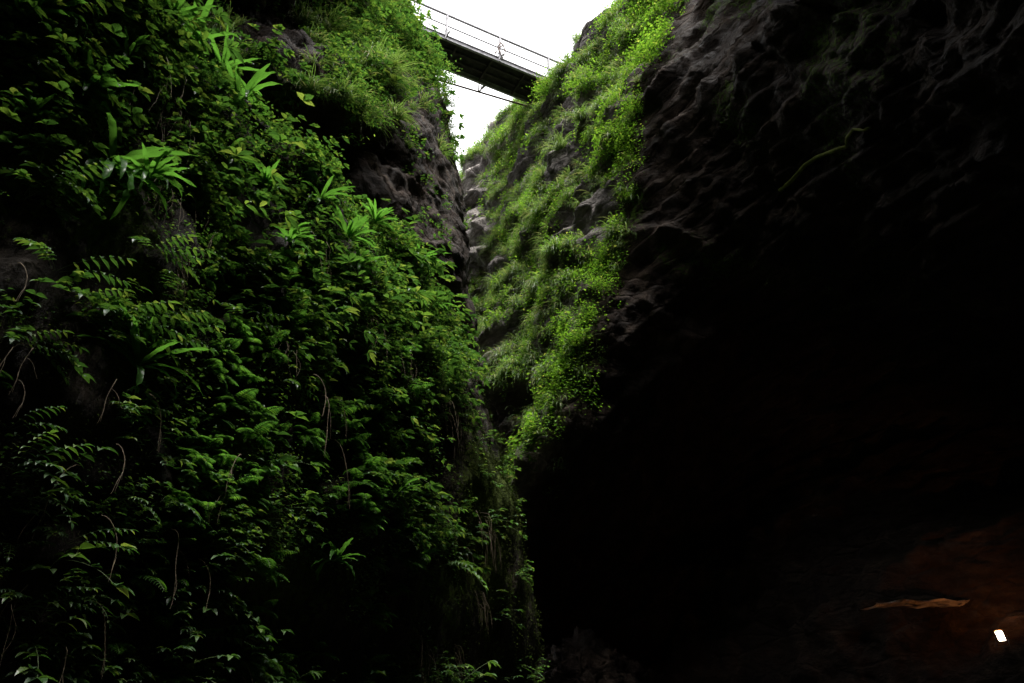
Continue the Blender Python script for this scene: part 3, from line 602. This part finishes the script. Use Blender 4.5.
# grass tussocks on the high left cliff and the right face
tus = [proto_plant('grass_tuft', t_grass(120, .75, True, .008), M_grass, M_stem), proto_plant('grass_tuft', t_grass(110, .9, True, .007), M_grass, M_stem)]
hp = [(300, 25, 1.2), (325, 35, 1.3), (372, 68, 1.5), (385, 80, 1.4), (310, 92, 1.0), (340, 100, .9), (395, 118, 1.0), (225, 40, .9), (210, 35, .8), (365, 120, .9)]
it = [(put(tus[i % 2], SU, x, y, s_ * .95, .4), x, y) for i, (x, y, s_) in enumerate(hp)]
label_rows(it, 'drooping dark grass tussock', 'grass tuft', 'grass tussocks on the high left cliff', [(lambda x, y: y < 60, 'on the high left cliff\'s top ledge'), (lambda x, y: True, 'below the high left cliff\'s top ledge')])
hp = [(500, 160, 1), (520, 205, 1.1), (545, 130, 1), (560, 150, 1.1), (520, 250, 1), (500, 290, 1.1), (490, 330, 1.2), (540, 215, 1.1), (580, 120, 1.1), (575, 185, 1), (555, 250, 1), (490, 250, 1), (600, 110, .9), (505, 360, 1), (535, 290, 1), (560, 100, .9), (515, 120, .8), (498, 195, .9)]
it = [(put(tus[i % 2], SR, x, y, s_ * .9, .4), x, y) for i, (x, y, s_) in enumerate(hp)]
B_right = [(lambda x, y: y < 140, 'near the top of the lit right cliff'), (lambda x, y: y < 230, 'on the upper half of the lit right cliff'), (lambda x, y: y < 320, 'midway down the lit right cliff'), (lambda x, y: True, 'low on the lit right cliff')]
label_rows(it, 'pale drooping grass tussock', 'grass tuft', 'grass tussocks on the lit right cliff', B_right)
# shrubs
shr = [proto_plant('shrub', t_bush(520, .8, .085), M_small, M_bark), proto_plant('shrub', t_bush(460, .7, .08), M_small, M_bark)]
hp = [(672, 12, 1.2), (668, 40, 1.1), (652, 60, 1.1), (640, 20, 1.1), (640, 110, .9), (628, 140, 1), (608, 160, 1.1), (596, 175, 1.0), (630, 200, .8), (606, 255, 1.1), (600, 290, 1), (590, 320, 1.1), (575, 345, 1.0), (560, 375, 1.1), (548, 400, .9), (535, 430, .9), (560, 330, .9), (622, 45, .9), (612, 25, .9), (596, 50, .9), (575, 66, .8), (560, 82, 1.0), (548, 92, .9), (505, 118, .9), (520, 116, .8), (490, 135, .8), (585, 90, .9), (590, 140, .8)]
it = [(put(shr[i % 2], SR, x, y, s_ * (1.0 if y < 100 else .62), .5, 0), x, y) for i, (x, y, s_) in enumerate(hp)]
label_rows(it, 'bright green leafy shrub', 'shrub', 'shrubs on the lit right cliff', B_right)
shu = [proto_plant('shrub', t_bush(420, .75, .085), M_leaf, M_bark), proto_plant('shrub', t_bush(460, .85, .08), M_leaf, M_bark)]
hp = [(403, 12, 1.0), (424, 40, 1.0), (443, 65, 1.0), (449, 95, .75), (452, 125, .45), (400, 35, 1), (380, 15, 1), (350, 12, .9), (345, 45, .8), (433, 80, 1), (456, 150, .35), (360, 105, .8), (375, 120, .6)]
it = [(put(shu[i % 2], SU, x, y, s_ * .9, .5, 0), x, y) for i, (x, y, s_) in enumerate(hp)]
label_rows(it, 'dark green leafy shrub', 'shrub', 'shrubs on the high left cliff', [(lambda x, y: x > 428, 'beside the bridge'), (lambda x, y: y < 30, 'at the top of the high left cliff'), (lambda x, y: True, 'lower on the high left cliff')])

# ------------------------------------------------------------------ footbridge
BZ = 24.5
def atz(px, py, z):
    v = at(px, py, 1.0) - W(0, 0, CZ); return W(0, 0, CZ) + v * (z - CZ) / v[2]
n0 = atz(446, 37.5, BZ); n1 = atz(547, 79.5, BZ)              # near lower deck edge
f1 = atz(531, 103.5, BZ)
dx = (n1 - n0); dx /= np.linalg.norm(dx); sx = np.cross(W(0, 0, 1), dx)
wd = float((f1 - n0) @ sx)
a0 = n0 - dx * 2.6; LB = float(np.linalg.norm(n1 - n0)) + 5.4
br = empty('footbridge', tuple(a0), math.atan2(dx[1], dx[0])); tag(br, 'slender grey footbridge with thin railings crossing high above the gorge', 'bridge')
print('bridge width', wd, 'len', LB, 'a0', a0)
# local: x along, y to the far side, z up; z=0 underside
m = MB(); nb = 26
for k in range(int(LB / .17)): m.beam((.17 * k + .08, .03, .16), (.17 * k + .08, wd - .03, .16), .168, .05)
m.build('deck', M_deck, br)
for y in (.05, wd - .05):
    m = MB(); m.beam((0, y, .04), (LB, y, .04), .012, .18); m.beam((0, y, .131), (LB, y, .131), .1, .014); m.beam((0, y, -.057), (LB, y, -.057), .09, .014); m.build('girder', M_steel, br)
for k in range(7):
    m = MB(); x = .4 + k * LB / 7; m.beam((x, .1, -.02), (x, wd - .1, -.02), .07, .09); m.build('cross_beam', M_deck, br)
for y in (wd * .36, wd * .64):
    m = MB(); m.beam((0, y, .06), (LB, y, .06), .06, .1); m.build('stringer', M_deck, br)
Lp = float(np.linalg.norm(n1 - n0)); xp = [2.6 - Lp * .52, 2.6, 2.6 + Lp * .515, 2.6 + Lp * 1.02]
for y, sg in ((0, -1), (wd, 1)):
    for k, x in enumerate(xp):
        m = MB(); m.beam((x, y, -.1), (x, y, 1.18), .07, .07, (1, 0, 0)); m.tube([(x, y + sg * .30, -.02), (x, y + sg * .15, .22), (x, y, .55)], .016, 6); m.beam((x, y, -.02), (x, y + sg * .32, -.02), .04, .04)
        m.build('railing_post', M_steel, br)
    m = MB(); m.tube([(0, y, 1.18), (LB * .5, y, 1.165), (LB, y, 1.18)], .045, 8); m.build('handrail', M_steel, br)
    m = MB(); m.tube([(0, y, .62), (LB * .5, y, .6), (LB, y, .62)], .028, 6); m.build('middle_rail', M_steel, br)
    m = MB(); m.tube([(0, y, .3), (LB, y, .3)], .014, 5); m.build('wire', M_steel, br)
# scrolled bracket on the middle post of the near railing
m = MB(); x = xp[2]
for ph, sx_ in ((0, 1), (1.2, -1), (2.5, 1)):
    m.tube([(x + sx_ * (.04 + .15 * math.sin(t * .9 + ph)), -.03 - .02 * t, .15 + .16 * t + .05 * math.cos(t * 2 + ph)) for t in np.linspace(0, 4, 9)], .022, 5)
m.build('bracket', M_rust, br)
# service pipe held off the far side by a triangular bracket
pa = atz(474, 90.5, BZ - .1); pb = atz(528, 106.5, BZ - .1)
def loc(p): q = np.array(p) - a0; return W(q @ dx, q @ sx, q[2])
la, lb = loc(pa), loc(pb); dd = (lb - la)
m = MB(); m.tube([la - dd * .8, la, lb, lb + dd * .8], .035, 8); m.build('service_pipe', M_rust, br)
m = MB(); q = la + dd * .08
m.tube([q, (q[0] - .12, wd, .1)], .022, 6); m.tube([q, (q[0] + .22, wd, .1)], .022, 6); m.beam((q[0] - .2, wd, .08), (q[0] + .3, wd, .08), .04, .05); m.build('pipe_bracket', M_rust, br)

# ------------------------------------------------------------------ lamp in the hollow under the right overhang
wall_pt, _n = locate(SR, 925, 604); LV = np.array([0, 0, CZ]) - wall_pt; LV /= np.linalg.norm(LV); print('wall at lamp', np.linalg.norm(wall_pt - [0, 0, CZ]), proj(wall_pt), 'lamp wall', proj(locate(SR, 1000, 636)[0]))
lp = at(1000.5, 636, float(proj(locate(SR, 1000, 636)[0])[2][0]) - .75); ls_ = float(proj(lp)[2][0]) / 12.6
lm = empty('cave_lamp', tuple(lp), 0); tag(lm, 'small lit floodlight glowing white in the dark hollow at lower right', 'lamp')
me_, nt, N, L = new_mat('lamp_glass_lit'); e = N.new('ShaderNodeEmission'); e.inputs[0].default_value = (1, .86, .62, 1); e.inputs[1].default_value = 12; o = N.new('ShaderNodeOutputMaterial'); L.new(e.outputs[0], o.inputs[0])
R3 = np.array(Matrix.Rotation(math.radians(-62), 3, 'Z') @ Matrix.Rotation(math.radians(14), 3, 'X'))
toCam = (np.array([0, 0, CZ]) - lp); toCam /= np.linalg.norm(toCam)
xx = np.cross((0, 0, 1), toCam); xx /= np.linalg.norm(xx); zz = np.cross(toCam, xx)
tr = lambda a, b, c: xx * a + zz * b + toCam * c
m = MB(); w, h = .048 * ls_, .068 * ls_; sl = -.010
V = [tr(-w + sl, h, 0), tr(w + sl, h, 0), tr(w - sl, -h, 0), tr(-w - sl, -h, 0)]
V = V + [v + toCam * .008 for v in V]; m.add(V, [(0, 1, 2, 3), (7, 6, 5, 4), (0, 4, 5, 1), (1, 5, 6, 2), (2, 6, 7, 3), (3, 7, 4, 0)]); m.build('lamp_glass', me_, lm)
m = MB(); c4 = [(-w + sl, h), (w + sl, h), (w - sl, -h), (-w - sl, -h)]
for i in range(4):
    (a, b), (c, d) = c4[i], c4[(i + 1) % 4]; g = 1.14; m.beam(tr(a * g, b * g, .002), tr(c * g, d * g, .002), .016, .03, toCam)
m.beam(tr(0, 0, -.012), tr(0, 0, -.10), .13, .15, zz); m.build('housing', plain('lamp_housing', (.03, .03, .03), .5), lm)
m = MB(); m.tube([tr(-.09, 0, -.05), tr(-.09, -.16, -.07), tr(.09, -.16, -.07), tr(.09, 0, -.05)], .009, 6); m.beam(tr(0, -.16, -.07), tr(.1, -.2, -3.), .03, .03, zz); m.build('bracket', M_steel, lm)
ld = bpy.data.lights.new('lamp_light', 'SPOT'); ld.energy = 17; ld.color = (1, .36, .10); ld.spot_size = math.radians(130); ld.spot_blend = 1; ld.shadow_soft_size = .05
lo = bpy.data.objects.new('lamp_light', ld); COL.objects.link(lo); lo.parent = lm; lo.location = tuple(toCam * .06 + W(0, 0, .1)); lo.rotation_euler = Vector(wall_pt + W(.3, 0, .1) - lp).to_track_quat('-Z', 'Y').to_euler()
# rock ledge above the lamp, lit from below, extra lamplight painted into its colour
def boulder(name, c, rx, ry, rz, seed, mat, label, cat='rock', rot=0, pale=0, wob=0):
    bm = bmesh.new(); bmesh.ops.create_icosphere(bm, subdivisions=5, radius=1); V = np.array([v.co[:] for v in bm.verts])
    n = 1 + fbm(V * 1.3 + seed, 1.0, 5, seed, True) * .22 + fbm(V * [1, 1, 3], 2.5, 4, seed + 3) * .12 + fbm(V * [3, 1, 1], 4, 5, seed + 8, gain=.65) * .34
    V = V * n[:, None] * [rx, ry, rz]
    if wob:
        q = np.stack([V[:, 0] * 2.2, V[:, 1] * 2, V[:, 0] * 0], 1)
        V[:, 2] += fbm(q, 1, 5, seed + 20, gain=.7) * wob + fbm(V * 6, 1, 3, seed + 31) * wob * .3; V[:, 1] += fbm(q + 9, 1.2, 5, seed + 21, gain=.65) * wob * 3.0
    for v, co in zip(bm.verts, V): v.co = co
    me = bpy.data.meshes.new(name); bm.to_mesh(me); bm.free(); me.materials.append(mat)
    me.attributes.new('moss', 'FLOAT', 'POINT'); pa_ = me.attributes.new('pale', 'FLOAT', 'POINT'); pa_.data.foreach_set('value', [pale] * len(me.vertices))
    for p in me.polygons: p.use_smooth = True
    o = bpy.data.objects.new(name, me); COL.objects.link(o); o.location = tuple(c); o.rotation_euler = (0, 0, rot); tag(o, label, cat); return o
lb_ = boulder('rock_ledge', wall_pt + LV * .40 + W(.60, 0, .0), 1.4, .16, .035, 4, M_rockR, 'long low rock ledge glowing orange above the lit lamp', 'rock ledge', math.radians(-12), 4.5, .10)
b1 = boulder('boulder', at(590, 700, 17.5), 1.25, 1.1, 1.2, 14, M_rockR, 'large dim boulder at the foot of the dark wall beside the left slope')

rp = []
for x, y in [(778, 190), (790, 180), (805, 166), (815, 158), (828, 154), (840, 151), (846, 147), (847, 139), (853, 132), (862, 131), (870, 130)]:
    P, n = locate(SR, x, y); c = np.array([0, 0, CZ]) - P; c /= np.linalg.norm(c); rp.append(P + c * .10)
m = MB(); m.tube(rp, .045, 6, .5); rt = m.build('mossy_root', plain('root_moss', (.10, .12, .02), .9, .2, 0, .5, 6), None, True); tag(rt, 'thin crooked yellow-green mossy root lying across the dark upper right wall', 'root')

# ------------------------------------------------------------------ light
w = bpy.data.worlds.new('World'); scene.world = w; w.use_nodes = True; N = w.node_tree.nodes; L = w.node_tree.links; N.clear()
EL, ROT = math.radians(75), math.radians(182)
sky = N.new('ShaderNodeTexSky'); sky.sky_type = 'NISHITA'; sky.sun_disc = False; sky.sun_elevation = EL; sky.sun_rotation = ROT; sky.dust_density = 6; sky.air_density = 1; sky.ozone_density = 1
hs = N.new('ShaderNodeHueSaturation'); hs.inputs['Saturation'].default_value = .12; hs.inputs['Value'].default_value = 1.0; L.new(sky.outputs[0], hs.inputs['Color'])
cl = N.new('ShaderNodeMix'); cl.data_type = 'RGBA'; cl.inputs[0].default_value = .6; cl.inputs[7].default_value = (9.0, 8.95, 8.9, 1); L.new(hs.outputs[0], cl.inputs[6])
bg = N.new('ShaderNodeBackground'); bg.inputs[1].default_value = .085; L.new(cl.outputs[2], bg.inputs[0]); wo = N.new('ShaderNodeOutputWorld'); L.new(bg.outputs[0], wo.inputs[0])
sd = bpy.data.lights.new('sun', 'SUN'); sd.energy = 1.5; sd.angle = math.radians(18); sd.color = (1, .97, .92)
so = bpy.data.objects.new('sun', sd); COL.objects.link(so)
sv = Vector((math.sin(ROT) * math.cos(EL), math.cos(ROT) * math.cos(EL), math.sin(EL)))
so.rotation_euler = sv.to_track_quat('Z', 'Y').to_euler(); so.location = (0, 0, 60)
vs = scene.view_settings; vs.view_transform = 'Standard'; vs.look = 'None'; vs.gamma = 1; vs.use_curve_mapping = False; vs.exposure = 2.35
scene.render.engine = 'CYCLES'
scene.cycles.max_bounces = 6; scene.cycles.diffuse_bounces = 5; scene.cycles.transmission_bounces = 2; scene.cycles.glossy_bounces = 2
scene.cycles.sample_clamp_indirect = 8
